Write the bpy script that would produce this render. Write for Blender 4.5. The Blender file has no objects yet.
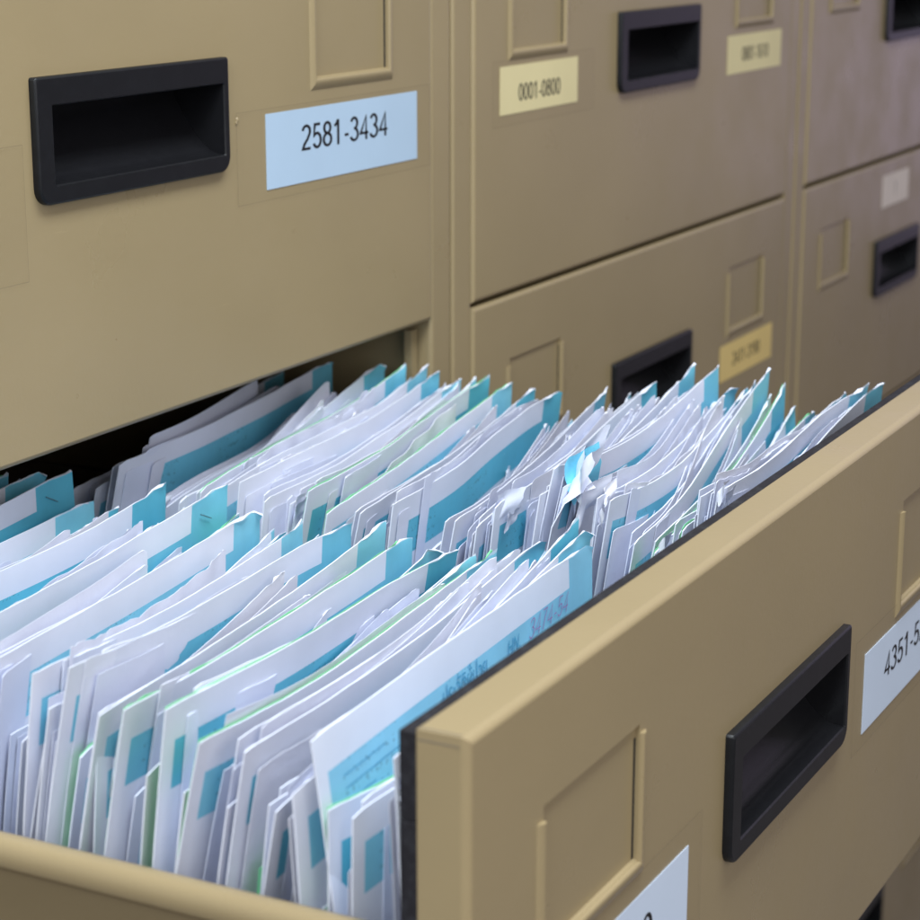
import bpy, bmesh, math, random
from mathutils import Vector, Matrix
R = math.radians
rnd = random.Random(11)
scene = bpy.context.scene
COL = scene.collection

# ------------------------------------------------------------------ materials
def new_mat(name):
    m = bpy.data.materials.new(name); m.use_nodes = True
    nt = m.node_tree; b = nt.nodes['Principled BSDF']
    return m, nt, b
def N(nt, t, **kw):
    n = nt.nodes.new(t)
    for k, v in kw.items():
        if k in n.inputs: n.inputs[k].default_value = v
        else: setattr(n, k, v)
    return n
def L(nt, a, b): nt.links.new(a, b)
def math_n(nt, op, a, b=None, clamp=False):
    n = nt.nodes.new('ShaderNodeMath'); n.operation = op; n.use_clamp = clamp
    for i, v in enumerate((a, b)):
        if v is None: continue
        if isinstance(v, (int, float)): n.inputs[i].default_value = v
        else: L(nt, v, n.inputs[i])
    return n.outputs[0]
def mix(nt, fac, a, b):
    n = nt.nodes.new('ShaderNodeMix'); n.data_type = 'RGBA'
    for sock, v in ((n.inputs[0], fac), (n.inputs[6], a), (n.inputs[7], b)):
        if isinstance(v, (int, float)): sock.default_value = v
        elif isinstance(v, tuple): sock.default_value = (*v, 1) if len(v) == 3 else v
        else: L(nt, v, sock)
    return n.outputs[2]
def ramp(nt, src, lo, hi):
    n = nt.nodes.new('ShaderNodeMapRange'); n.inputs[1].default_value = lo; n.inputs[2].default_value = hi
    L(nt, src, n.inputs[0]); return n.outputs[0]
def noise(nt, scale, detail=3, vec=None, rough=.55):
    n = nt.nodes.new('ShaderNodeTexNoise'); n.inputs['Scale'].default_value = scale
    n.inputs['Detail'].default_value = detail; n.inputs['Roughness'].default_value = rough
    if vec is not None: L(nt, vec, n.inputs['Vector'])
    return n.outputs[0]
def objco(nt): return nt.nodes.new('ShaderNodeTexCoord').outputs['Object']
def bump(nt, b, h, strength, dist=.001):
    n = nt.nodes.new('ShaderNodeBump'); n.inputs['Strength'].default_value = strength
    n.inputs['Distance'].default_value = dist
    L(nt, h, n.inputs['Height']); L(nt, n.outputs[0], b.inputs['Normal'])

def paint(name, col, rough=.42, seed=0.0):
    m, nt, b = new_mat(name)
    co = objco(nt)
    big = noise(nt, 3.2, 2, co); fine = noise(nt, 900, 1, co); spots = noise(nt, 70, 4, co, .7)
    c = mix(nt, ramp(nt, big, .3, .7), tuple(v*.94 for v in col), tuple(v*1.05 for v in col))
    # tiny chips and grubby specks
    c = mix(nt, math_n(nt, 'MULTIPLY', ramp(nt, spots, .70, .78), .22), c, tuple(v*.55 for v in col))
    # long faint scratches
    mp = nt.nodes.new('ShaderNodeMapping'); mp.inputs['Scale'].default_value = (9, 9, 120); mp.inputs['Rotation'].default_value = (0, .5, 0)
    L(nt, co, mp.inputs[0])
    scr = noise(nt, 1.6, 2, mp.outputs[0])
    c = mix(nt, math_n(nt, 'MULTIPLY', ramp(nt, scr, .735, .76), .25), c, tuple(min(1, v*1.35) for v in col))
    L(nt, c, b.inputs['Base Color'])
    r = nt.nodes.new('ShaderNodeMapRange'); r.inputs[1].default_value = .3; r.inputs[2].default_value = .7
    r.inputs[3].default_value = rough-.05; r.inputs[4].default_value = rough+.08
    L(nt, noise(nt, 14, 4, co), r.inputs[0]); L(nt, r.outputs[0], b.inputs['Roughness'])
    mid = noise(nt, 260, 2, co)
    h = math_n(nt, 'ADD', math_n(nt, 'ADD', math_n(nt, 'MULTIPLY', fine, .5), mid), math_n(nt, 'MULTIPLY', noise(nt, 7, 1, co), 8))
    bump(nt, b, h, .10, .0006)
    # hand grime: soft darker smears
    gr = nt.nodes.new('ShaderNodeMapping'); gr.inputs['Scale'].default_value = (6, 6, 11); L(nt, co, gr.inputs[0])
    c = mix(nt, math_n(nt, 'MULTIPLY', ramp(nt, noise(nt, 1, 6, gr.outputs[0], .65), .45, .80), .12), c, tuple(v*.6 for v in col)); L(nt, c, b.inputs['Base Color'])
    return m
TAN = paint('tan_paint', (.320, .246, .132), .31)
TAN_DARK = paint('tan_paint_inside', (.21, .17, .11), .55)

def plastic(name, col, rough, dust=0.0):
    m, nt, b = new_mat(name); co = objco(nt)
    c = mix(nt, math_n(nt, 'MULTIPLY', ramp(nt, noise(nt, 120, 6, co, .75), .48, .72), dust), col, (.16, .17, .19))
    L(nt, c, b.inputs['Base Color']); b.inputs['Roughness'].default_value = rough; b.inputs['Specular IOR Level'].default_value = .3
    bump(nt, b, noise(nt, 1500, 1, co), .12, .0004)
    return m
BLACK = plastic('black_plastic', (.0065, .007, .008), .38, .02)
BOWL = plastic('black_plastic_smooth', (.009, .009, .0105), .30, .012)
RUBBER = plastic('black_rubber', (.012, .011, .014), .7, .15)
SLOT, _nt, _b = new_mat('dark_slot'); _b.inputs['Base Color'].default_value = (.01, .009, .008, 1); _b.inputs['Roughness'].default_value = .9

def plain(name, col, rough=.6, var=.05, bscale=180, bstr=.15):
    m, nt, b = new_mat(name); co = objco(nt)
    c = mix(nt, ramp(nt, noise(nt, 14, 4, co), .35, .65), tuple(v*(1-var) for v in col), tuple(min(1, v*(1+var)) for v in col))
    L(nt, c, b.inputs['Base Color']); b.inputs['Roughness'].default_value = rough
    b.inputs['Specular IOR Level'].default_value = .3
    bump(nt, b, noise(nt, bscale, 4, co), bstr, .001)
    return m
LABEL_BLUE = plain('label_paper_blue', (.45, .59, .73), .5, .02, 400, .05)
LABEL_PALE = plain('label_paper_pale', (.64, .74, .88), .5, .02, 400, .05)
LABEL_CREAM = plain('label_paper_cream', (.76, .66, .36), .55, .03, 400, .05)
LABEL_CREAM_DARK = plain('label_paper_ochre', (.74, .55, .21), .55, .03, 400, .05)
LABEL_WHITE = plain('label_paper_white', (.80, .70, .62), .55, .03, 400, .05)
INK = plain('black_ink', (.004, .004, .006), .5, 0)
INK_BLUE = plain('blue_ink', (.08, .36, .56), .6, 0)
INK_RED = plain('magenta_ink', (.40, .20, .45), .6, 0)

PAPERS = [plain('paper_white', (.82, .84, .93), .6, .03, 60, .5), plain('paper_bluish', (.76, .80, .93), .6, .04, 60, .45),
          plain('paper_bright', (.78, .81, .92), .55, .02, 45, .6), plain('paper_grey', (.74, .77, .88), .65, .05, 70, .45),
          plain('paper_cream', (.76, .77, .84), .6, .04, 60, .5)]
GREEN = plain('paper_green', (.22, .70, .34), .6, .10, 80, .3)
PALEGREEN = plain('paper_pale_green', (.60, .80, .70), .6, .05, 80, .3)
CYAN = plain('card_back_cyan', (.02, .52, .70), .5, .04, 90, .2)
CARD_IN = plain('card_inside', (.80, .83, .93), .6, .04, 90, .25)
METAL, _nt, _b = new_mat('staple_steel'); _b.inputs['Metallic'].default_value = 1; _b.inputs['Base Color'].default_value = (.25, .26, .28, 1); _b.inputs['Roughness'].default_value = .35

def cover_mat(name, teal, card, band=(.0145, .0365), wear=.5):
    """printed card: teal band under a white margin, turning up into a block at the right end; UV in metres"""
    m, nt, b = new_mat(name)
    uv = nt.nodes.new('ShaderNodeUVMap'); uv.uv_map = 'UVMap'
    sp = nt.nodes.new('ShaderNodeSeparateXYZ'); L(nt, uv.outputs[0], sp.inputs[0])
    u, v = sp.outputs[0], sp.outputs[1]                # u from the left edge, v down from the top
    ran = nt.nodes.new('ShaderNodeObjectInfo').outputs['Random']
    off = math_n(nt, 'MULTIPLY', math_n(nt, 'SUBTRACT', ran, .5), .004)
    vv = math_n(nt, 'ADD', v, off)
    inband = math_n(nt, 'MULTIPLY', math_n(nt, 'GREATER_THAN', vv, band[0]), math_n(nt, 'LESS_THAN', vv, band[1]))
    inband = math_n(nt, 'MULTIPLY', inband, math_n(nt, 'GREATER_THAN', u, .0095))
    block = math_n(nt, 'MULTIPLY', math_n(nt, 'GREATER_THAN', math_n(nt, 'ADD', u, math_n(nt, 'MULTIPLY', off, 2)), .277), math_n(nt, 'LESS_THAN', vv, .085))
    mask = math_n(nt, 'MAXIMUM', inband, block)
    co = objco(nt)
    cd = mix(nt, ramp(nt, noise(nt, 9, 4, co), .35, .65), tuple(c*.95 for c in card), tuple(min(1, c*1.04) for c in card))
    tl = mix(nt, ramp(nt, noise(nt, 16, 5, co), .35, .7), tuple(c*.88 for c in teal), tuple(min(1, c*1.12) for c in teal))
    # small printed wording inside the band: rows of tiny marks near the left end and the middle
    mp = nt.nodes.new('ShaderNodeMapping'); mp.inputs['Scale'].default_value = (330, 420, 1); L(nt, uv.outputs[0], mp.inputs[0])
    marks = math_n(nt, 'GREATER_THAN', noise(nt, 1, 2, mp.outputs[0]), .57)
    rows = math_n(nt, 'GREATER_THAN', math_n(nt, 'SINE', math_n(nt, 'MULTIPLY', v, 900)), .1)
    z1 = math_n(nt, 'MULTIPLY', math_n(nt, 'GREATER_THAN', u, .022), math_n(nt, 'LESS_THAN', u, .075))
    z2 = math_n(nt, 'MULTIPLY', math_n(nt, 'GREATER_THAN', u, .13), math_n(nt, 'LESS_THAN', u, .17))
    zone = math_n(nt, 'MAXIMUM', z1, z2)
    wm = math_n(nt, 'MULTIPLY', math_n(nt, 'MULTIPLY', marks, rows), math_n(nt, 'MULTIPLY', zone, inband))
    tl = mix(nt, math_n(nt, 'MULTIPLY', wm, .45), tl, tuple(c*.35 for c in teal))
    # worn white chips in the ink
    chips = math_n(nt, 'GREATER_THAN', noise(nt, 130, 3, co, .6), .735)
    tl = mix(nt, math_n(nt, 'MULTIPLY', chips, wear), tl, tuple(card))
    # rubbed, paler edge along the very top
    top = math_n(nt, 'LESS_THAN', math_n(nt, 'ADD', v, math_n(nt, 'MULTIPLY', noise(nt, 200, 3, co), .0012)), .0013)
    c = mix(nt, mask, cd, tl); c = mix(nt, math_n(nt, 'MULTIPLY', top, .6), c, (.80, .84, .92))
    L(nt, c, b.inputs['Base Color']); b.inputs['Roughness'].default_value = .5
    b.inputs['Specular IOR Level'].default_value = .35
    bump(nt, b, noise(nt, 50, 4, co), .25, .001)
    return m
COVERS = [cover_mat('card_teal', (.18, .59, .75), (.80, .83, .93)),
          cover_mat('card_teal_light', (.25, .66, .81), (.84, .86, .94)),
          cover_mat('card_teal_deep', (.11, .51, .66), (.77, .81, .91))]
COVER_HERO = cover_mat('card_teal_front', (.27, .62, .81), (.78, .82, .93), band=(.0145, .060), wear=.25)

# ------------------------------------------------------------------ helpers
def link(name, me, parent=None, loc=None):
    o = bpy.data.objects.new(name, me); COL.objects.link(o)
    if parent: o.parent = parent
    if loc: o.location = loc
    return o
def tag(o, label=None, cat=None, group=None, kind=None):
    if label: o['label'] = label
    if cat: o['category'] = cat
    if group: o['group'] = group
    if kind: o['kind'] = kind
    return o
class MB:
    def __init__(s): s.v = []; s.f = []; s.m = []; s.s = []
    def add(s, vs, fs, mi=0, sm=False):
        b = len(s.v); s.v += [tuple(v) for v in vs]
        for f in fs: s.f.append(tuple(b+i for i in f)); s.m.append(mi); s.s.append(sm)
    def box(s, x0, x1, y0, y1, z0, z1, mi=0, bev=0.0):
        if bev <= 0:
            v = [(x, y, z) for x in (x0, x1) for y in (y0, y1) for z in (z0, z1)]
            s.add(v, [(0,1,3,2),(4,6,7,5),(0,4,5,1),(2,3,7,6),(0,2,6,4),(1,5,7,3)], mi); return
        bm = bmesh.new(); bmesh.ops.create_cube(bm, size=1)
        for v in bm.verts: v.co = Vector(((x0+x1)/2+v.co.x*(x1-x0), (y0+y1)/2+v.co.y*(y1-y0), (z0+z1)/2+v.co.z*(z1-z0)))
        bmesh.ops.bevel(bm, geom=bm.edges[:], offset=bev, segments=3, profile=.5, affect='EDGES')
        bm.verts.ensure_lookup_table()
        s.add([v.co for v in bm.verts], [[v.index for v in f.verts] for f in bm.faces], mi); bm.free()
    def loops(s, rings, mi=0, sm=False, close=True):
        n = len(rings[0]); vs = [p for r in rings for p in r]; fs = []
        for k in range(len(rings)-1):
            for i in range(n if close else n-1):
                j = (i+1) % n; fs.append((k*n+i, k*n+j, (k+1)*n+j, (k+1)*n+i))
        s.add(vs, fs, mi, sm)
    def build(s, name, mats, parent=None, loc=None):
        me = bpy.data.meshes.new(name); me.from_pydata(s.v, [], s.f)
        for m in (mats if isinstance(mats, (list, tuple)) else [mats]): me.materials.append(m)
        me.polygons.foreach_set('material_index', s.m); me.polygons.foreach_set('use_smooth', s.s)
        me.update(); return link(name, me, parent, loc)

def arc(cx, cy, rx, ry, a0, a1, n=14):
    return [(cx+rx*math.cos(R(a0+(a1-a0)*i/n)), cy+ry*math.sin(R(a0+(a1-a0)*i/n))) for i in range(n+1)]
GLYPH = {'0': [arc(.25, .5, .20, .45, 90, 450, 28)], '1': [[(.08, .76), (.19, .84), (.28, .99)], [(.28, 1.0), (.28, 0)]],
 '2': [arc(.25, .73, .19, .22, 170, -35, 16)+[(.30, .42), (.14, .24), (.06, .055), (.46, .055)]],
 '3': [arc(.24, .735, .17, .215, 160, -90, 16)[:-1]+[(.22, .52)], arc(.235, .285, .205, .235, 85, -160, 18)],
 '4': [[(.36, 0), (.36, .95), (.04, .27), (.49, .27)]],
 '5': [[(.42, .945), (.14, .945), (.09, .50), (.15, .56)]+arc(.25, .325, .195, .275, 105, -155, 18)],
 '6': [arc(.25, .30, .19, .25, 90, 450, 24), [(.42, .82)]+arc(.27, .68, .20, .27, 60, 180, 8)+[(.06, .35)]],
 '7': [[(.05, .945), (.45, .945), (.28, .55), (.19, 0)]],
 '8': [arc(.25, .74, .165, .21, 90, 450, 22), arc(.25, .285, .20, .235, 90, 450, 24)],
 '9': [arc(.25, .70, .19, .25, 90, 450, 24), [(.08, .18)]+arc(.23, .32, .20, .27, -120, 0, 8)+[(.44, .65)]], '-': [[(.08, .33), (.30, .33)]]}
def numerals(txt, wx=.085, wy=.085, slant=0.0, wob=0.0):
    """numbers drawn as constant-width strokes (a narrow grotesque), box 0..1 x 0..1"""
    vs = []; fs = []; x = 0; lay = 0
    for ch in txt:
        for st in GLYPH[ch]:
            st = [(a+rnd.uniform(-wob, wob), b+rnd.uniform(-wob, wob)) for a, b in st]
            n = len(st); closed = abs(st[0][0]-st[-1][0])+abs(st[0][1]-st[-1][1]) < 1e-4; b0 = len(vs)
            for i, (a, b) in enumerate(st):
                pa = st[i-1] if i else (st[-2] if closed else st[0]); pb = st[i+1] if i < n-1 else (st[1] if closed else st[-1])
                def nrm(p, q):
                    dx, dy = q[0]-p[0], q[1]-p[1]; l = math.hypot(dx, dy)
                    return (-dy/l, dx/l) if l > 1e-9 else None
                n1 = nrm(pa, (a, b)); n2 = nrm((a, b), pb); n1 = n1 or n2; n2 = n2 or n1
                mx, my = n1[0]+n2[0], n1[1]+n2[1]; l = math.hypot(mx, my) or 1; mx, my = mx/l, my/l
                k = min(1.7, 1/max(.3, mx*n1[0]+my*n1[1]))
                for sg in (-1, 1): vs.append((x+a+sg*mx*wx*.5*k+slant*b, b+sg*my*wy*.5*k, lay))
            fs += [(b0+2*i, b0+2*i+1, b0+2*i+3, b0+2*i+2) for i in range(n-1)]; lay += 1
        x += .38 if ch == '-' else .56
    return [(a/(x-.06), b, c) for a, b, c in vs], fs
_tc = {}
def text_geo(txt):
    """flat text outline as (verts, faces) scaled so the bounding box is 0..1 x 0..1"""
    if txt in _tc: return _tc[txt]
    cu = bpy.data.curves.new('t', 'FONT'); cu.body = txt; cu.resolution_u = 4
    o = bpy.data.objects.new('t', cu); COL.objects.link(o); bpy.context.view_layer.update()
    me = bpy.data.meshes.new_from_object(o.evaluated_get(bpy.context.evaluated_depsgraph_get()))
    vs = [v.co.copy() for v in me.vertices]; fs = [tuple(p.vertices) for p in me.polygons]
    bpy.data.objects.remove(o); bpy.data.curves.remove(cu); bpy.data.meshes.remove(me)
    xs = [v.x for v in vs]; ys = [v.y for v in vs]
    x0, x1, y0, y1 = min(xs), max(xs), min(ys), max(ys)
    _tc[txt] = ([((v.x-x0)/(x1-x0), (v.y-y0)/(y1-y0)) for v in vs], fs)
    return _tc[txt]

# ------------------------------------------------------------------ cabinet pieces
W, HD, ZTOP = .71, .3004, .2614
GAP = .0649; PITCH = W+GAP
HH = HD-.0035                                             # visible drawer front height
HX0, HX1, HZ1, HZ0 = .2775, .4405, -.108, -.150            # handle opening (z below the drawer's top)
KX0, KX1, KZ1, KZ0 = .063, .158, -.050, -.1125             # card holder opening

def front_mesh():
    m = MB(); bv = .0032; T = .021
    prof = [(bv, 0), (bv*.62, .0003), (bv*.3, .0011), (bv*.08, .0022), (0, bv), (0, T)]
    def ring(i, y): return [(i, y, -i), (W-i, y, -i), (W-i, y, -HH+i), (i, y, -HH+i)]
    vs = []
    rings = [ring(i, y) for i, y in prof]
    for e in range(4):                                     # each side keeps its own smooth strip
        a, b = e, (e+1) % 4
        m.add([p for r in rings[:5] for p in (r[a], r[b])], [(2*k, 2*k+2, 2*k+3, 2*k+1) for k in range(4)], 0, True)
    m.loops(rings[4:], 0)
    kr0, kr1 = W-KX1, W-KX0
    xs = [bv, KX0, KX1, HX0, HX1, kr0, kr1, W-bv]; zs = [-bv, KZ1, HZ1, KZ0, HZ0, -HH+bv]
    holes = [(KX0, KX1, KZ1, KZ0), (kr0, kr1, KZ1, KZ0), (HX0, HX1, HZ1, HZ0)]
    for i in range(len(xs)-1):
        for j in range(len(zs)-1):
            cx, cz = (xs[i]+xs[i+1])/2, (zs[j]+zs[j+1])/2
            if any(h[0] < cx < h[1] and h[3] < cz < h[2] for h in holes): continue
            m.add([(xs[i], 0, zs[j]), (xs[i+1], 0, zs[j]), (xs[i+1], 0, zs[j+1]), (xs[i], 0, zs[j+1])], [(0, 3, 2, 1)])
    for (x0, x1, z1, z0) in holes[:2]:                      # recessed card panel with a slit down its right side
        d = .0018; sx = x1-.0024
        r0 = [(x0, 0, z1), (x1, 0, z1), (x1, 0, z0), (x0, 0, z0)]
        r1 = [(x0, d, z1-.001), (x1, d, z1-.001), (x1, d, z0+.0008), (x0, d, z0+.0008)]
        m.loops([r0, r1], 0)
        m.add([(x0, d, z1-.001), (sx, d, z1-.001), (sx, d, z0+.0008), (x0, d, z0+.0008)], [(0, 3, 2, 1)])
        m.add([(sx, d, z1-.001), (x1, d, z1-.001), (x1, d, z1-.006), (sx, d, z1-.006)], [(0, 3, 2, 1)])
        m.add([(sx, d, z1-.006), (x1, d, z1-.006), (x1, d, z0+.0008), (sx, d, z0+.0008)], [(0, 3, 2, 1)], 1)
    return m
def holder_mesh(dx):
    """raised rounded U rib round the left, bottom and right of the card panel"""
    m = MB(); w = .0080; h = .0020
    path = [(KX0, KZ1-.006), (KX0, KZ0), (KX1, KZ0), (KX1, KZ1-.004)]
    # offsets outward from the opening; cross profile (offset, height)
    prof = [(0.0002, 0.0), (.0004, -h*.75), (.0016, -h), (.0035, -h*.95), (w*.75, -h*.45), (w, .0002)]
    rows = []
    for k, (o, y) in enumerate(prof):
        rows.append([(KX0-o*.8, y, KZ1-.006), (KX0-o*.8, y, KZ0-o), (KX1+o*.8, y, KZ0-o), (KX1+o*.8, y, KZ1-.004)])
    rows = [[(x+dx, y, z) for x, y, z in r] for r in rows]
    for seg in range(3):
        m.add([p for r in rows for p in (r[seg], r[seg+1])], [(2*k, 2*k+1, 2*k+3, 2*k+2) for k in range(len(rows)-1)], 0, True)
    for e in (0, 3):                                       # close the two free ends
        m.add([r[e] for r in rows], [tuple(range(len(rows)))])
    return m
def handle_mesh():
    x0, x1, z1, z0 = .2639, .4461, -.0925, -.1603
    def rr(ax0, ax1, az1, az0, rt, rb, y, k=7):
        pts = []
        for cx, cz, r, a0 in ((ax1-rt, az1-rt, rt, 90), (ax1-rb, az0+rb, rb, 0), (ax0+rb, az0+rb, rb, -90), (ax0+rt, az1-rt, rt, -180)):
            for i in range(k):
                a = R(a0-90*i/(k-1)); pts.append((cx+r*math.cos(a), y, cz+r*math.sin(a)))
        return pts
    m = MB(); H = .0046
    rings = []
    for i, y in ((0, .0), (0, -H+.0012), (.0004, -H+.0004), (.0013, -H)): rings.append(rr(x0+i, x1-i, z1-i, z0+i, .0016, .0095-i*.5, y))
    m.loops(rings, 0, True)
    a = rr(x0+.0013, x1-.0013, z1-.0013, z0+.0013, .0016, .0088, -H); ii = .0007
    b = rr(HX0-ii, HX1+ii, HZ1+ii, HZ0-ii, .0012, .0012, -H); c = rr(HX0, HX1, HZ1, HZ0, .001, .001, -H+.0009)
    m.loops([a, b], 0); m.loops([b, c], 0, True)
    bw = MB()
    P = [(-.0037, 0), (.002, .0006), (.0065, .0022), (.0115, .0056), (.0165, .0105), (.021, .0163), (.026, .0238), (.031, .0318), (.034, .042)]
    # refined scoop profile
    Q = []
    for (y0, h0), (y1, h1) in zip(P, P[1:]): Q += [(y0+(y1-y0)*t/3, h0+(h1-h0)*t/3) for t in range(3)]
    Q.append(P[-1])
    bw.add([p for y, h in Q for p in ((HX0, y, HZ0+h), (HX1, y, HZ0+h))], [(2*k, 2*k+1, 2*k+3, 2*k+2) for k in range(len(Q)-1)], 0, True)
    for x in (HX0, HX1):
        bw.add([(x, y, HZ0+h) for y, h in Q]+[(x, -.0037, HZ1)], [tuple(range(len(Q)+1))])
    bw.add([(HX0, -.0037, HZ1), (HX1, -.0037, HZ1), (HX1, .034, HZ1), (HX0, .034, HZ1)], [(0, 1, 2, 3)])
    return m, bw
FRONT = front_mesh().build('drawer_front', [TAN, SLOT]).data
HL = holder_mesh(0).build('card_holder', TAN).data
HRm = holder_mesh(W-KX0-KX1).build('card_holder', TAN).data
_h, _b2 = handle_mesh(); HANDLE = _h.build('handle', BLACK).data; CUP = _b2.build('handle_cup', BOWL).data
for o in list(COL.objects): bpy.data.objects.remove(o)

def sticker(name, parent, x0, x1, z1, z0, mat, txt=None, tb=None, ink=INK, dx=0, y=-.0004, soft=1, label=None):
    """paper label with its printed number as raised ink on the same small mesh; z measured below the drawer top"""
    m = MB(); m.box(x0, x1, y, -.0001, z0, z1)
    if txt:
        vs, fs = numerals(txt, .125, .105); a0, a1, b0, b1 = tb
        m.add([(a0+(a1-a0)*u, y-.00012-.000012*(lay % 4), b0+(b1-b0)*v) for u, v, lay in vs], fs, 1)
    o = m.build(name, [mat, ink], parent)
    if label: o['label'] = label
    return o
TAPE, nt, b = new_mat('clear_tape')
uv = nt.nodes.new('ShaderNodeUVMap'); sp = nt.nodes.new('ShaderNodeSeparateXYZ'); L(nt, uv.outputs[0], sp.inputs[0])
def edge(s, a): return math_n(nt, 'GREATER_THAN', math_n(nt, 'ABSOLUTE', math_n(nt, 'SUBTRACT', s, .5)), a)
em = math_n(nt, 'MAXIMUM', edge(sp.outputs[0], .4978), edge(sp.outputs[1], .4925))
tr = nt.nodes.new('ShaderNodeBsdfTransparent'); mx = nt.nodes.new('ShaderNodeMixShader'); out = nt.nodes['Material Output']
b.inputs['Base Color'].default_value = (.20, .16, .10, 1); b.inputs['Roughness'].default_value = .25
L(nt, math_n(nt, 'ADD', math_n(nt, 'MULTIPLY', em, .24), .025), mx.inputs[0]); L(nt, tr.outputs[0], mx.inputs[1]); L(nt, b.outputs[0], mx.inputs[2]); L(nt, mx.outputs[0], out.inputs[0])
def tape(parent, x0, x1, z1, z0, y=-.0007):
    me = bpy.data.meshes.new('clear_tape'); me.from_pydata([(x0, y, z0), (x1, y, z0), (x1, y, z1), (x0, y, z1)], [], [(0, 1, 2, 3)])
    l = me.uv_layers.new(name='UVMap')
    for i, c in enumerate(((0, 0), (1, 0), (1, 1), (0, 1))): l.data[i].uv = c
    me.materials.append(TAPE); return link('clear_tape', me, parent)

def drawer(parent, x, row, y=0.0, dz=0.0):
    f = link('drawer_front', FRONT, parent, (x, y, ZTOP-(row-1)*HD+dz))
    link('card_holder', HL, f); link('card_holder', HRm, f)
    link('handle', HANDLE, f); link('handle_cup', CUP, f)
    return f
ZB = ZTOP-5*HD; FLOOR = ZB-.065
def body(parent, open_row=None):
    """steel carcass: two side uprights with rounded front corners, top, back, plinth, rails, inner drawer shells"""
    m = MB(); D = .60
    for x0, x1 in ((-.0306, -.0010), (W+.0010, W+.0306)):
        m.box(x0, x1, .0012, D, FLOOR+.002, ZTOP+.022, 0, .0030)
    m.box(-.0009, W+.0009, .002, D, ZTOP+.0035, ZTOP+.0215, 0)
    m.box(-.0009, W+.0009, .012, D, FLOOR+.003, ZB-.003, 0)
    m.box(-.0009, W+.0009, D-.02, D-.001, ZB, ZTOP, 0)
    for r in range(1, 6):
        z = ZTOP-(r-1)*HD
        if r != open_row:                                  # closed drawers: their boxes fill the carcass
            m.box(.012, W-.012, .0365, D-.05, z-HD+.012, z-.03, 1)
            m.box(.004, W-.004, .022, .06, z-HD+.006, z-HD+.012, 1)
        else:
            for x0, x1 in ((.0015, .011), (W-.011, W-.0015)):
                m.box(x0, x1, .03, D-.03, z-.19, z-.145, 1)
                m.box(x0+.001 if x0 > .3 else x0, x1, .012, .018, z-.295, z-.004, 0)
    return m.build('body', [TAN, TAN_DARK], parent)

def empty(name, loc, label, cat, group=None):
    o = link(name, None, None, loc); return tag(o, label, cat, group)

XA, XB, XC = 0.0, PITCH, 2*PITCH; DZB, DZC = .0012, .0024
G = 'filing cabinets standing in a row'
cabA = empty('filing_cabinet', (0, 0, 0), 'tan steel filing cabinet with one drawer pulled open, packed with folders', 'filing cabinet', G)
body(cabA, 2)
fa = drawer(cabA, 0, 1)
z = -ZTOP
sticker('number_label', fa, .4917, .6872, .1310+z, .0840+z, LABEL_BLUE, '2581-3434', (.5335, .6451, .1042+z, .1206+z), label='pale blue number label reading 2581-3434')
sticker('number_label', fa, .0228, .2183, .1310+z, .0840+z, LABEL_BLUE)
tape(fa, .458, .706, .1345+z, .0775+z, -.0008)
tape(fa, .10, .2555, .135+z, .062+z, -.0008)
m = MB()                                                   # a small drop of dried glue beside the handle
for (gx, gz, gr) in ((.4600, .1300+z, .0020), (.4588, .1284+z, .0013)):
    rings = []
    for k, (rr_, yy) in enumerate(((1, 0), (.85, -.0006), (.5, -.0010), (.12, -.0012))):
        rings.append([(gx+gr*.6*rr_*math.cos(a*math.pi/5), yy, gz+gr*rr_*math.sin(a*math.pi/5)) for a in range(10)])
    m.loops(rings, 0, True)
m.build('glue_drop', TAN, fa)
for r in (3, 4, 5): drawer(cabA, 0, r)

cabB = empty('filing_cabinet', (XB, 0, DZB), 'tan steel filing cabinet with cream number labels, in the middle behind the folders', 'filing cabinet', G)
body(cabB)
fb = drawer(cabB, 0, 1)
sticker('number_label', fb, .0432, .1837, .1374+z, .1012+z, LABEL_CREAM, '0001-0800', (.0748, .150, .1100+z, .1232+z), label='cream number label reading 0001-0800')
sticker('number_label', fb, .5270, .6785, .1352+z, .0990+z, LABEL_CREAM, '0801-1610', (.566, .640, .110+z, .1235+z), label='cream number label reading 0801-1610')
tape(fb, .030, .215, .142+z, .093+z)
fb2 = drawer(cabB, 0, 2); z2 = -(ZTOP-HD)
sticker('number_label', fb2, .5320, .6825, -.1655+z2, -.2018+z2, LABEL_CREAM_DARK, '2411-3190', (.567, .645, -.190+z2, -.1765+z2), label='ochre number label reading 2411-3190')
for r in (3, 4, 5): drawer(cabB, 0, r)

cabC = empty('filing_cabinet', (XC, 0, DZC), 'tan filing cabinet reflecting mauve at the far right, blurred, with a small square label', 'filing cabinet', G)  # same tan paint; the mauve is reflected from the added ambient glow
body(cabC)
for r in (1, 2, 3, 4, 5):
    f = drawer(cabC, 0, r)
    if r == 2: sticker('number_label', f, .288, .397, -.0565+z2, -.0945+z2, LABEL_WHITE, '1', (.338, .344, -.083+z2, -.068+z2), label='small pale square label')

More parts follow.
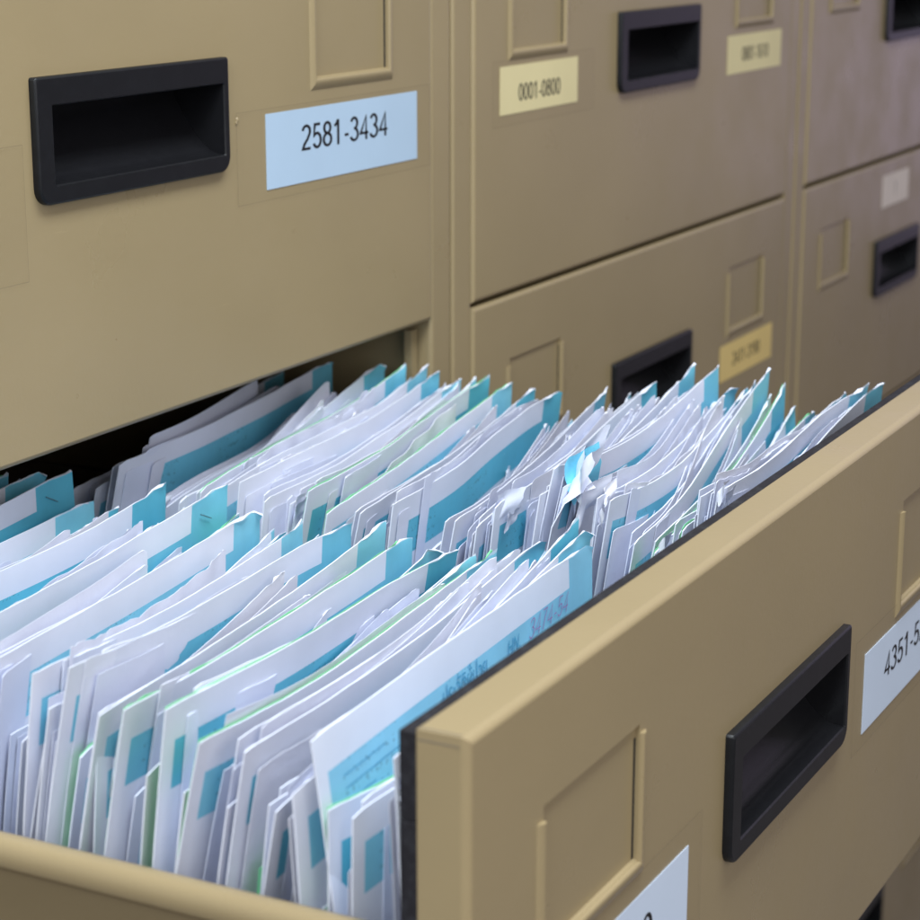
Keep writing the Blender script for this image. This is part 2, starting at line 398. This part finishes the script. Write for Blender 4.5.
# ------------------------------------------------------------------ the open drawer (part of the left cabinet)
OX, OY, OZT = -.0086, -.400, ZTOP-HD+.0103
fo = drawer(cabA, OX, 2, OY, .0103); fo['label'] = 'front panel of the pulled-out drawer'
zo = -OZT-.0004
sticker('number_label', fo, .4880, .6850, -.1530+.0287, -.2010+.0287, LABEL_PALE, '4351-5210', (.5285, .640, -.1806+.0287, -.1655+.0287), label='pale number label reading 4351-5210')
sticker('number_label', fo, .0220, .2186, -.1588+.0287, -.2055+.0287, LABEL_PALE, '3435-4350', (.0645, .1760, -.1862+.0287, -.1712+.0287), label='pale number label reading 3435-4350')
tape(fo, .468, .706, -.140+.0287, -.2085+.0287, -.0008)
tape(fo, .008, .2345, -.147+.0287, -.214+.0287, -.0008)
m = MB(); _x0, _x1, _z0, _z1, _w = OX-.0004, OX+W, OZT-HH+.002, OZT-.0012, .035
for a in ((_x0, _x1, _z1-_w, _z1), (_x0, _x1, _z0, _z0+_w), (_x0, _x0+_w, _z0+_w, _z1-_w), (_x1-_w, _x1, _z0+_w, _z1-_w)):
    m.box(a[0], a[1], OY+.0212, OY+.0282, a[2], a[3], 0, .0008)
pm = m.build('rubber_seal', RUBBER, cabA)
mb_ = MB(); mb_.box(OX+.0012, OX+.0022, OY+.0035, OY+.0205, OZT-.0003, OZT+.00015); mb_.box(OX-.0002, OX+.0002, OY+.0035, OY+.0205, OZT-.0042, OZT-.0034)
mb_.build('corner_seam', TAN_DARK, cabA)
box = MB()
SX0, SX1, YB = OX+.0055, OX+W-.0055, .150                   # side walls with a rolled top lip
def side(xo, sgn):
    prof = [(.000, -.300), (.000, -.1290), (-.0012, -.1284), (-.0016, -.1270), (-.0042, -.1262), (-.0056, -.1240), (-.0058, -.1200), (-.0046, -.1165), (-.0018, -.1143), (.0020, -.1136), (.0056, -.1150), (.0066, -.1200), (.0060, -.126), (.0060, -.300)]
    pts = [(xo+sgn*a, b) for a, b in prof]
    vs = []; ys = (OY+.0285, YB)
    for y in ys: vs += [(x, y, z) for x, z in pts]
    n = len(pts)
    box.add(vs, [(i, i+1, n+i+1, n+i) for i in range(n-1)], 0, True)
    box.add([(xo+sgn*a, OY+.0285, b) for a, b in prof], [tuple(range(n))]); box.add([(xo+sgn*a, YB, b) for a, b in prof], [tuple(range(n))])
side(SX0, 1); side(SX1, -1)
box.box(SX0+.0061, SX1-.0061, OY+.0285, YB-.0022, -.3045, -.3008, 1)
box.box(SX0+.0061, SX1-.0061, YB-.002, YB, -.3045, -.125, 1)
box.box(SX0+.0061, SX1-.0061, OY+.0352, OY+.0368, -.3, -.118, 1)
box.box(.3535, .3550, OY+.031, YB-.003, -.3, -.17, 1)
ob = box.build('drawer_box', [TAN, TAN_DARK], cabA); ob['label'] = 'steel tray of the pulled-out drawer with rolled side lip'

# ------------------------------------------------------------------ folders
BOT = -.299
def surf(p, u, v, H):
    """point on a sheet: u 0..1 along, v metres down from its top edge"""
    xl, xr, yl, yr, zl, zr = p['xl'], p['xr'], p['yl'], p['yr'], p['zl'], p['zr']
    x = xl+(xr-xl)*u
    s = math.sin(math.pi*u)
    y = yl+(yr-yl)*u + p['by']*s + p['by2']*math.sin(2*math.pi*u)
    z = zl+(zr-zl)*u + p['bz']*s + p['bz2']*math.sin(2*math.pi*u)
    # gentle waviness that fades with depth
    y += p['wy']*math.sin(u*p['wf']+p['wp'])*math.exp(-v*14)
    lean = p['ll']+(p['lr']-p['ll'])*u
    f = v/H
    y += lean*(v - .35*v*f)                                # sheet straightens towards the drawer floor
    z -= v*(1-.5*lean*lean*.6)
    x += p['sk']*v
    c = p.get('curl')
    if c:                                                  # dog-eared corner: ('L' or 'R', size, strength)
        uu = (u if c[0] == 'L' else 1-u)*(xr-xl)
        d = c[1]-(uu+v)
        if d > 0:
            ang = min(d/c[1]*c[2], 2.6); r = c[1]/c[2]*.7
            y -= r*(1-math.cos(ang)); k = (d-r*math.sin(ang))
            x += (k if c[0] == 'L' else -k)*.6; z -= k*.6
    return Vector((x, y, z))
def sheet(name, p, mats, parent, t=.0006, nu=22, nv=9, H=None, jag=0.0, rr=None, uv0=0.0, dz=None, rag=0.0, uvd=0.0):
    """a card or paper sheet with real thickness, a slightly worn top edge and UVs in metres"""
    rg = rr or rnd; H = H or (min(p['zl'], p['zr'])-BOT)
    Wd = p['xr']-p['xl']
    vs = []; uvs = []
    vv = [0, .0025, .008, .018, .034, .06, .10, .16, H][:nv]
    j = [rg.uniform(-1, 1)*jag for _ in range(nu+1)]
    for side_ in (0, 1):
        for k, v in enumerate(vv):
            for i in range(nu+1):
                u = i/nu; u = .45*u+.55*(.5-.5*math.cos(math.pi*u))
                top = (j[i]+(p.get('tr', 0)*max(0, (u-.955)/.045)**2)+(p.get('tl', 0)*max(0, (.03-u)/.03)**2))*max(0, 1-v/.02)
                q = surf(p, u, v+top, H)
                if k == 0 and rag and u > .9: q.y += rg.uniform(-1, 1)*rag; q.z += rg.uniform(-1, .4)*rag
                q.y += side_*t
                vs.append(q); uvs.append((uv0+u*Wd, uvd+v+top))
    n = nu+1; nvv = len(vv); S = n*nvv; fs = []; mi = []
    for k in range(nvv-1):
        for i in range(nu):
            a = k*n+i; fs.append((a, a+n, a+n+1, a+1)); mi.append(0)
            b = S+a; fs.append((b, b+1, b+n+1, b+n)); mi.append(1)
    def strip(ids):                                        # cut edges keep their own crisp normals
        b = len(vs)
        for a in ids: vs.append(vs[a].copy()); uvs.append(uvs[a]); vs.append(vs[S+a].copy()); uvs.append(uvs[S+a])
        for i in range(len(ids)-1): fs.append((b+2*i, b+2*i+2, b+2*i+3, b+2*i+1)); mi.append(1)
    strip(list(range(n))); strip([k*n for k in range(nvv)]); strip([k*n+nu for k in range(nvv)])
    me = bpy.data.meshes.new(name); me.from_pydata([tuple(v) for v in vs], [], fs)
    for m in mats: me.materials.append(m)
    me.polygons.foreach_set('material_index', mi)
    me.polygons.foreach_set('use_smooth', [i < 2*nu*(nvv-1) for i in range(len(fs))])
    l = me.uv_layers.new(name='UVMap'); idx = [0]*len(me.loops); me.loops.foreach_get('vertex_index', idx)
    flat = []
    for a in idx: flat += uvs[a]
    l.data.foreach_set('uv', flat)
    me.update()
    return link(name, me, parent)
def print_on(name, p, H, txt, u0, u1, v0, v1, mat, parent, lift=.0005, shear=0.0):
    vs, fs = numerals(txt, .055, .055, .12, .012) if txt[0].isdigit() else text_geo(txt)
    Wd = p['xr']-p['xl']; pts = []
    for a, b, *_ in vs:
        uu = (u0+(u1-u0)*a+shear*b)/Wd; q = surf(p, uu, v1+(v0-v1)*b, H); q.y -= lift; pts.append(tuple(q))
    me = bpy.data.meshes.new(name); me.from_pydata(pts, [], fs); me.materials.append(mat)
    return link(name, me, parent)

def crumple(p, H, ox, oz, sz, mat, parent):
    """a small creased scrap of paper pushed up at a folder's left corner"""
    c = surf(p, ox/(p['xr']-p['xl']), .002, H)+Vector((0, -.0015, oz)); k = 9
    ax = Vector((rnd.uniform(.6, 1), rnd.uniform(-.5, .3), rnd.uniform(.1, .5))).normalized(); up = Vector((rnd.uniform(-.3, .2), rnd.uniform(-.5, .1), 1)).normalized()
    nn = ax.cross(up).normalized(); ph = [rnd.uniform(0, 6) for _ in range(4)]; vs = []
    for a in range(k):
        for b in range(k):
            u, v = a/(k-1)-.5, b/(k-1)-.5
            fold = .42*abs(u+.4*v+.12*math.sin(ph[0]))+.05*math.sin(6*v-4*u+ph[1])+.012*math.sin(15*u+ph[2])*math.cos(13*v+ph[3])
            e = 1+rnd.uniform(-.05, .05)*(a in (0, k-1) or b in (0, k-1))
            vs.append(c+(ax*u*e+up*(v*e+.05)+nn*(fold-.15))*sz)
    m = MB(); m.add(vs, [(a*k+b, (a+1)*k+b, (a+1)*k+b+1, a*k+b+1) for a in range(k-1) for b in range(k-1)], 0, True)
    o = m.build('crumpled_slip', mat, parent)
    l = o.data.uv_layers.new(name='UVMap')
    for d in l.data: d.uv = (.30, .02)
    return o
# measured top edges: (y right, z right, y left, z left), from the drawer's front panel backwards
C1 = [(-.352,-.060,-.352,-.056),(-.335,-.100,-.337,-.081),(-.318,-.110,-.325,-.082),(-.296,-.061,-.317,-.055,'hero'),
      (-.2912,-.054,-.309,-.078),(-.285,-.052,-.300,-.088),(-.265,-.064,-.286,-.066,'fan'),(-.250,-.078,-.278,-.091),
      (-.237,-.077,-.266,-.065),(-.226,-.079,-.258,-.088),(-.216,-.077,-.251,-.053),(-.202,-.076,-.240,-.083),
      (-.187,-.074,-.231,-.057,'wide'),(-.172,-.067,-.215,-.064),(-.147,-.073,-.200,-.046),(-.118,-.076,-.180,-.052),
      (-.090,-.071,-.150,-.056),(-.066,-.061,-.115,-.055,'staple'),(-.045,-.076,-.095,-.062),(-.022,-.066,-.075,-.060),
      (.009,-.084,-.040,-.072),(.030,-.083,-.018,-.070),(.041,-.065,.000,-.060,'staple'),(.063,-.067,.020,-.066),(.088,-.074,.045,-.070),(.115,-.074,.075,-.074)]
C2 = [(-.3455,-.040,-.362,-.047),(-.335,-.044,-.350,-.037),(-.321,-.050,-.341,-.041),(-.300,-.064,-.331,-.060),(-.286,-.062,-.324,-.078),
      (-.278,-.050,-.317,-.074),(-.267,-.041,-.305,-.070),(-.252,-.054,-.291,-.048,'fan'),(-.243,-.052,-.281,-.050),
      (-.232,-.041,-.262,-.036,'torn'),(-.214,-.043,-.248,-.052),(-.187,-.056,-.220,-.062),(-.170,-.066,-.208,-.076,'fan'),(-.149,-.067,-.197,-.073,'fan'),
      (-.116,-.070,-.158,-.068,'wide'),(-.096,-.069,-.137,-.076),(-.076,-.068,-.112,-.081,'green'),(-.060,-.066,-.104,-.067),(-.048,-.070,-.088,-.078,'fan'),
      (-.036,-.070,-.074,-.076),(-.020,-.065,-.055,-.069),(-.009,-.064,-.040,-.076),(.007,-.064,-.026,-.078),(.025,-.062,-.011,-.086),
      (.045,-.080,.010,-.100),(.069,-.066,.031,-.068,'wide'),(.090,-.078,.047,-.085),(.112,-.080,.070,-.090)]
def expand(kn, step):
    out = []
    for a, b in zip(kn, kn[1:]+[None]):
        out.append((*a[:4], a[4] if len(a) > 4 else 'main'))
        if b is None: break
        n = max(0, int(round(max(b[0]-a[0], b[2]-a[2])/step))-1)
        ex = .018 if 'wide' in (a[-1], b[-1]) else 0
        for k in range(n):
            t = (k+1)/(n+1)
            out.append((a[0]+(b[0]-a[0])*t, min(a[1], b[1])-rnd.uniform(.003, .020)-ex*.6, a[2]+(b[2]-a[2])*t,
                        (a[3]+(b[3]-a[3])*t)-rnd.uniform(.010, .046)-ex*.5, 'fill'))
    return out
ORD = ['first','second','third','fourth','fifth','sixth','seventh','eighth','ninth','tenth','eleventh','twelfth','thirteenth','fourteenth','fifteenth','sixteenth','seventeenth','eighteenth','nineteenth']
TENS = {20:'twent',30:'thirt',40:'fort',50:'fift',60:'sixt',70:'sevent'}
def ordinal(n):
    if n < 20: return ORD[n-1]
    t = n//10*10
    return TENS[t]+'ieth' if n == t else TENS[t]+'y-'+ORD[n-t-1]

def folder(spec, nxt, col, idx):
    yr, zr, yl, zl, kind = spec
    front = col == 0 and yl < -.3175
    if front and kind == 'fill': zl -= .022; zr -= .030
    x0, x1 = ((.020, .340), (.370, .684))[col]
    j = rnd.uniform
    main = kind != 'fill'
    p = dict(xl=x0+j(-.004, .004), xr=x1+j(-.005, .003), yl=yl, yr=yr, zl=zl, zr=zr,
             by=j(-.003, .003), by2=j(-.0025, .0025), bz=j(-.006, -.001), bz2=j(-.0022, .0022), wy=j(.0001, .0005), wf=j(8, 22), wp=j(0, 6),
             ll=j(.10, .24), lr=j(-.04, .16), sk=j(-.02, .02), tr=j(-.0025, .002), tl=j(0, .002))
    if col == 0 and yl < -.30: p['ll'] = j(-.08, .02)
    if col == 1 and -.30 < yr < -.2: p['bz'] = j(-.013, -.008); p['lr'] = j(-.12, .14)
    if not main and rnd.random() < .05 and yl > -.3: p['curl'] = ('L', j(.012, .022), j(1.2, 2.0))
    if main and rnd.random() < .2: p['curl'] = ('R', j(.008, .014), j(.8, 1.8))
    if not main: p['xl'] += j(0, .038); p['bz'] -= j(.002, .009)
    if kind == 'hero': p.update(by=.002, by2=0, bz=-.0015, bz2=0, ll=-.15, lr=-.02, tr=.003, xl=.020, xr=.3325, wy=.0002, sk=0); p.pop('curl', None)
    if kind == 'wide': p.update(bz=-.002, tr=.002); p.pop('curl', None)
    if kind == 'torn': p.update(curl=('L', .030, 1.8), bz=-.010)
    if kind == 'staple': p.pop('curl', None); p['tr'] = .001
    gapn = min(nxt[0]-yr, nxt[2]-yl) if nxt else .009
    gapm = (nxt[0]-yr+nxt[2]-yl)/2 if nxt else .009
    t = max(.0022, min(.012, gapm*(.55 if col == 0 else .62)))
    H = min(zl, zr)-BOT
    mat = COVER_HERO if kind == 'hero' else rnd.choice(COVERS)
    green = kind == 'green' or (kind not in ('hero', 'torn') and rnd.random() < .17)
    row = ('left', 'right')[col]
    look = {'hero': 'teal-banded folder with handwriting and a pink number', 'wide': 'clean-edged folder with full teal band',
            'torn': 'folder with torn, curled left corner', 'green': 'white and teal folder with green sheet', 'staple': 'folder with stapled teal corner', 'fan': 'tall folder holding fanned thin sheets',
            'main': 'tall white and teal folder' if not green else 'tall folder holding a green sheet', 'fill': 'low white and teal folder' if not green else 'low folder holding a green sheet'}[kind]
    g = empty('file_folder', (0, 0, 0), f'{look}, {ordinal(idx)} behind front panel, {row} row', 'folder', 'patient folders packed in the open drawer')
    base = Vector(((p['xl']+p['xr'])/2, (yl+yr)/2, BOT)); g.location = base
    parts = []
    parts.append(sheet('front_cover', p, [mat, CARD_IN], g, t=.0007, jag=.0003, rag=.0011 if main else .0006))
    # loose papers and inner sheets between the covers
    n = (3 if t < .004 else (5 if t < .008 else 8)) if main else 3
    if kind == 'fan': n = 11; t = max(t, .010)
    for k in range(n):
        q = dict(p); f = (k+.6)/(n+.4)*t
        q.pop('curl', None)
        q['yl'] += f; q['yr'] += f*j(.75, 1.1)
        q['by'] += j(-.0006, .0012); cr = rnd.random() < .18; q['wy'] = j(.0006, .0013) if cr else j(.0001, .0004); q['wf'] = j(14, 34) if cr else j(6, 16); q['wp'] = j(0, 6)
        up = (j(-.010, .0012) if rnd.random() < .84 else j(.002, .0055)) if main else j(-.014, .001)
        if front: up = -.013
        q['zl'] += up+j(-.012, .002); q['zr'] += up+j(-.005, .003)
        q['xl'] += j(.001, .030) if col == 0 else j(.003, .055); q['xr'] -= j(.045, .110); q['zr'] -= j(.001, .007) if col == 0 else j(.004, .012); q['tr'] = j(0, .003)
        if kind == 'hero': q['zl'] = min(q['zl'], zl-.001); q['zr'] -= .002
        if rnd.random() < -1: q['curl'] = ('L', j(.01, .024), j(1.0, 2.2))
        if green and k == 0: q.update(zl=p['zl']+.0006, zr=p['zr']-.0004, wy=p['wy'], wf=p['wf'], wp=p['wp'], by=p['by'], yl=p['yl']+.0010, yr=p['yr']+.0010, xl=p['xl']+.001, xr=p['xr']-.003, tr=p['tr'])
        pm_ = GREEN if (green and k == 0) else (PALEGREEN if rnd.random() < .008 else rnd.choice(PAPERS))
        parts.append(sheet('paper_sheet', q, [pm_, pm_], g, t=j(.00015, .00045), nu=32 if main else 20, jag=j(.0003, .0009) if cr else j(.00003, .0002), rag=j(0, .0010)))
    q = dict(p); q['yl'] += t; q['yr'] += t; d = j(-.005, .001); q['zl'] += d; q['zr'] += d; q.pop('curl', None); q['tr'] = j(-.003, .005)
    q['xl'] += j(.003, .028); q['xr'] -= j(.000, .010); q['zr'] -= j(.003, .010)
    if rnd.random() < .30: parts.append(sheet('back_cover', q, [rnd.choice(COVERS), CARD_IN], g, t=.0007, jag=.0003, rag=.0008))
    else: parts.append(sheet('back_cover', q, [CARD_IN, CARD_IN], g, t=.0007, jag=.0003, rag=.0008))
    fc = parts[0]
    if kind == 'staple':
        m = MB(); a = surf(p, .895, .0085, H); b = surf(p, .935, .0145, H)
        d_ = (b-a); nz = Vector((0, 0, .00045)); ny = Vector((0, -.0009, 0))
        c = [a+ny, b+ny, b+ny+nz, a+ny+nz, a+ny*1.7, b+ny*1.7, b+ny*1.7+nz, a+ny*1.7+nz]
        m.add(c, [(0,3,2,1),(4,5,6,7),(0,1,5,4),(3,7,6,2),(1,2,6,5),(0,4,7,3)]); parts.append(m.build('staple', METAL, fc))
    if kind == 'torn' or (main and kind not in ('hero', 'wide', 'staple') and rnd.random() < .22 and not (col == 0 and -.31 < yl < -.12)):
        spec_ = [(.012, .000, .026, PAPERS[2]), (.024, -.004, .024, COVERS[0]), (.005, -.010, .022, PAPERS[0]), (.030, -.002, .030, PAPERS[1])] if kind == 'torn' else \
                [(j(.0, .02), j(-.006, .003), j(.010, .018), rnd.choice(PAPERS)), (j(.0, .02), j(-.012, .0), j(.009, .016), rnd.choice(PAPERS))]
        for (ox, oz, sz, mt) in spec_: parts.append(crumple(p, H, ox, oz, sz, mt, g))
    if kind == 'hero':
        for args in (('ประวัติผู้ป่วย', .122, .172, .0160, .0300, INK_BLUE), ('HN.', .198, .213, .0190, .0260, INK_BLUE),
                     ('3474-54', .224, .276, .0165, .0265, INK_RED)):
            parts.append(print_on('handwriting', p, H, *args[:5], args[5], fc, shear=.002))
        rule = MB()
        for (ua, ub, va) in ((.095, .124, .031), (.173, .203, .0285), (.222, .275, .0305), (.022, .062, .0215), (.022, .078, .0270), (.022, .050, .0330)):
            s_ = [surf(p, (ua+(ub-ua)*i/6)/(p['xr']-p['xl']), va+.0002*(i % 2), H)+Vector((0, -.0005, 0)) for i in range(7)]
            vs = [tuple(a) for a in s_]+[tuple(a-Vector((0, 0, .00045))) for a in s_]
            rule.add(vs, [(i, i+1, 8+i, 7+i) for i in range(6)])
        parts.append(rule.build('printed_rules', INK_BLUE, fc))
    # meshes are written in world space: shift into the folder's own frame
    for o in parts: o.data.transform(Matrix.Translation(-base))
    return g
for ci, (kn, st) in enumerate(((C1, .0080), (C2, .0140))):
    fs = expand(kn, st)
    for i, s in enumerate(fs): folder(s, fs[i+1] if i+1 < len(fs) else None, ci, i+1)

# ------------------------------------------------------------------ floor
m = MB(); m.add([(-8, -8, FLOOR), (10, -8, FLOOR), (10, 8, FLOOR), (-8, 8, FLOOR)], [(0, 1, 2, 3)])
FL = plain('floor_vinyl', (.30, .27, .26), .35, .06, 40, .1)
tag(m.build('floor', FL), kind='structure')

# ------------------------------------------------------------------ light
def area(name, loc, target, sx, sy, power, col):
    l = bpy.data.lights.new(name, 'AREA'); l.shape = 'RECTANGLE'; l.size = sx; l.size_y = sy; l.energy = power; l.color = col
    o = bpy.data.objects.new(name, l); COL.objects.link(o); o.location = loc
    o.rotation_euler = (Vector(target)-Vector(loc)).to_track_quat('-Z', 'Y').to_euler()
    return o
area('ceiling_light', (.15, -.66, 1.38), (.15, -.50, 0), 1.5, .5, 34, (.88, .95, 1.0))
area('ceiling_light', (-1.5, -.55, 1.0), (.0, -.3, -.1),   .6, 1.2, 25, (.87, .94, 1.0))
area('added_fill', (-.45, -1.45, .45), (.25, -.3, -.1), 1.0, .8, 7.6, (.98, .97, 1.0))  # added fill behind the camera, brightens the drawer front and folder faces
# ambient shaped for reflections: pale behind and above, dark brown right, mauve added beyond
w = bpy.data.worlds.new('World'); scene.world = w; w.use_nodes = True; nt = w.node_tree
bg = nt.nodes['Background']; tc = nt.nodes.new('ShaderNodeTexCoord'); sp = nt.nodes.new('ShaderNodeSeparateXYZ'); L(nt, tc.outputs['Generated'], sp.inputs[0])
X_, Y_, Z_ = sp.outputs
def smooth(src, lo, hi):
    n = nt.nodes.new('ShaderNodeMapRange'); n.interpolation_type = 'SMOOTHSTEP'; n.inputs[1].default_value = lo; n.inputs[2].default_value = hi
    L(nt, src, n.inputs[0]); return n.outputs[0]
hl = math_n(nt, 'SQRT', math_n(nt, 'ADD', math_n(nt, 'MULTIPLY', X_, X_), math_n(nt, 'MULTIPLY', Y_, Y_)))
sa = math_n(nt, 'DIVIDE', X_, hl)
side_ = smooth(sa, .70, .88); low = math_n(nt, 'SUBTRACT', 1, smooth(Z_, .15, .5))
mauve = math_n(nt, 'MULTIPLY', smooth(sa, .922, .95), math_n(nt, 'MULTIPLY', smooth(Z_, -.50, -.32), low))
c = mix(nt, math_n(nt, 'MULTIPLY', side_, low), (.30, .295, .315), (.045, .034, .018))
c = mix(nt, mauve, c, (.84, .70, 1.02))
L(nt, c, bg.inputs[0]); bg.inputs[1].default_value = 1.0

# ------------------------------------------------------------------ camera
cd = bpy.data.cameras.new('camera'); cam = bpy.data.objects.new('camera', cd); COL.objects.link(cam); scene.camera = cam
F, YAW, PIT, ROL = 2131.5, 1.0909, .2544, -.0003
cd.sensor_width = 36; cd.lens = F/920*36; cd.clip_start = .05; cd.clip_end = 60
fw = Vector((math.sin(YAW)*math.cos(PIT), math.cos(YAW)*math.cos(PIT), -math.sin(PIT)))
rt = Vector((math.cos(YAW), -math.sin(YAW), 0)); up = rt.cross(fw)
M = Matrix((rt, up, -fw)).transposed().to_4x4(); M.translation = Vector((-.6337, -.7219, .2560)); cam.matrix_world = M
cd.dof.use_dof = True; cd.dof.focus_distance = 1.12; cd.dof.aperture_fstop = 13.5
scene.view_settings.view_transform = 'Standard'; scene.view_settings.look = 'None'; scene.view_settings.exposure = 0; scene.view_settings.gamma = 1
scene.render.engine = 'CYCLES'; scene.cycles.use_denoising = True
scene.cycles.max_bounces = 8; scene.cycles.diffuse_bounces = 6; scene.cycles.transparent_max_bounces = 6
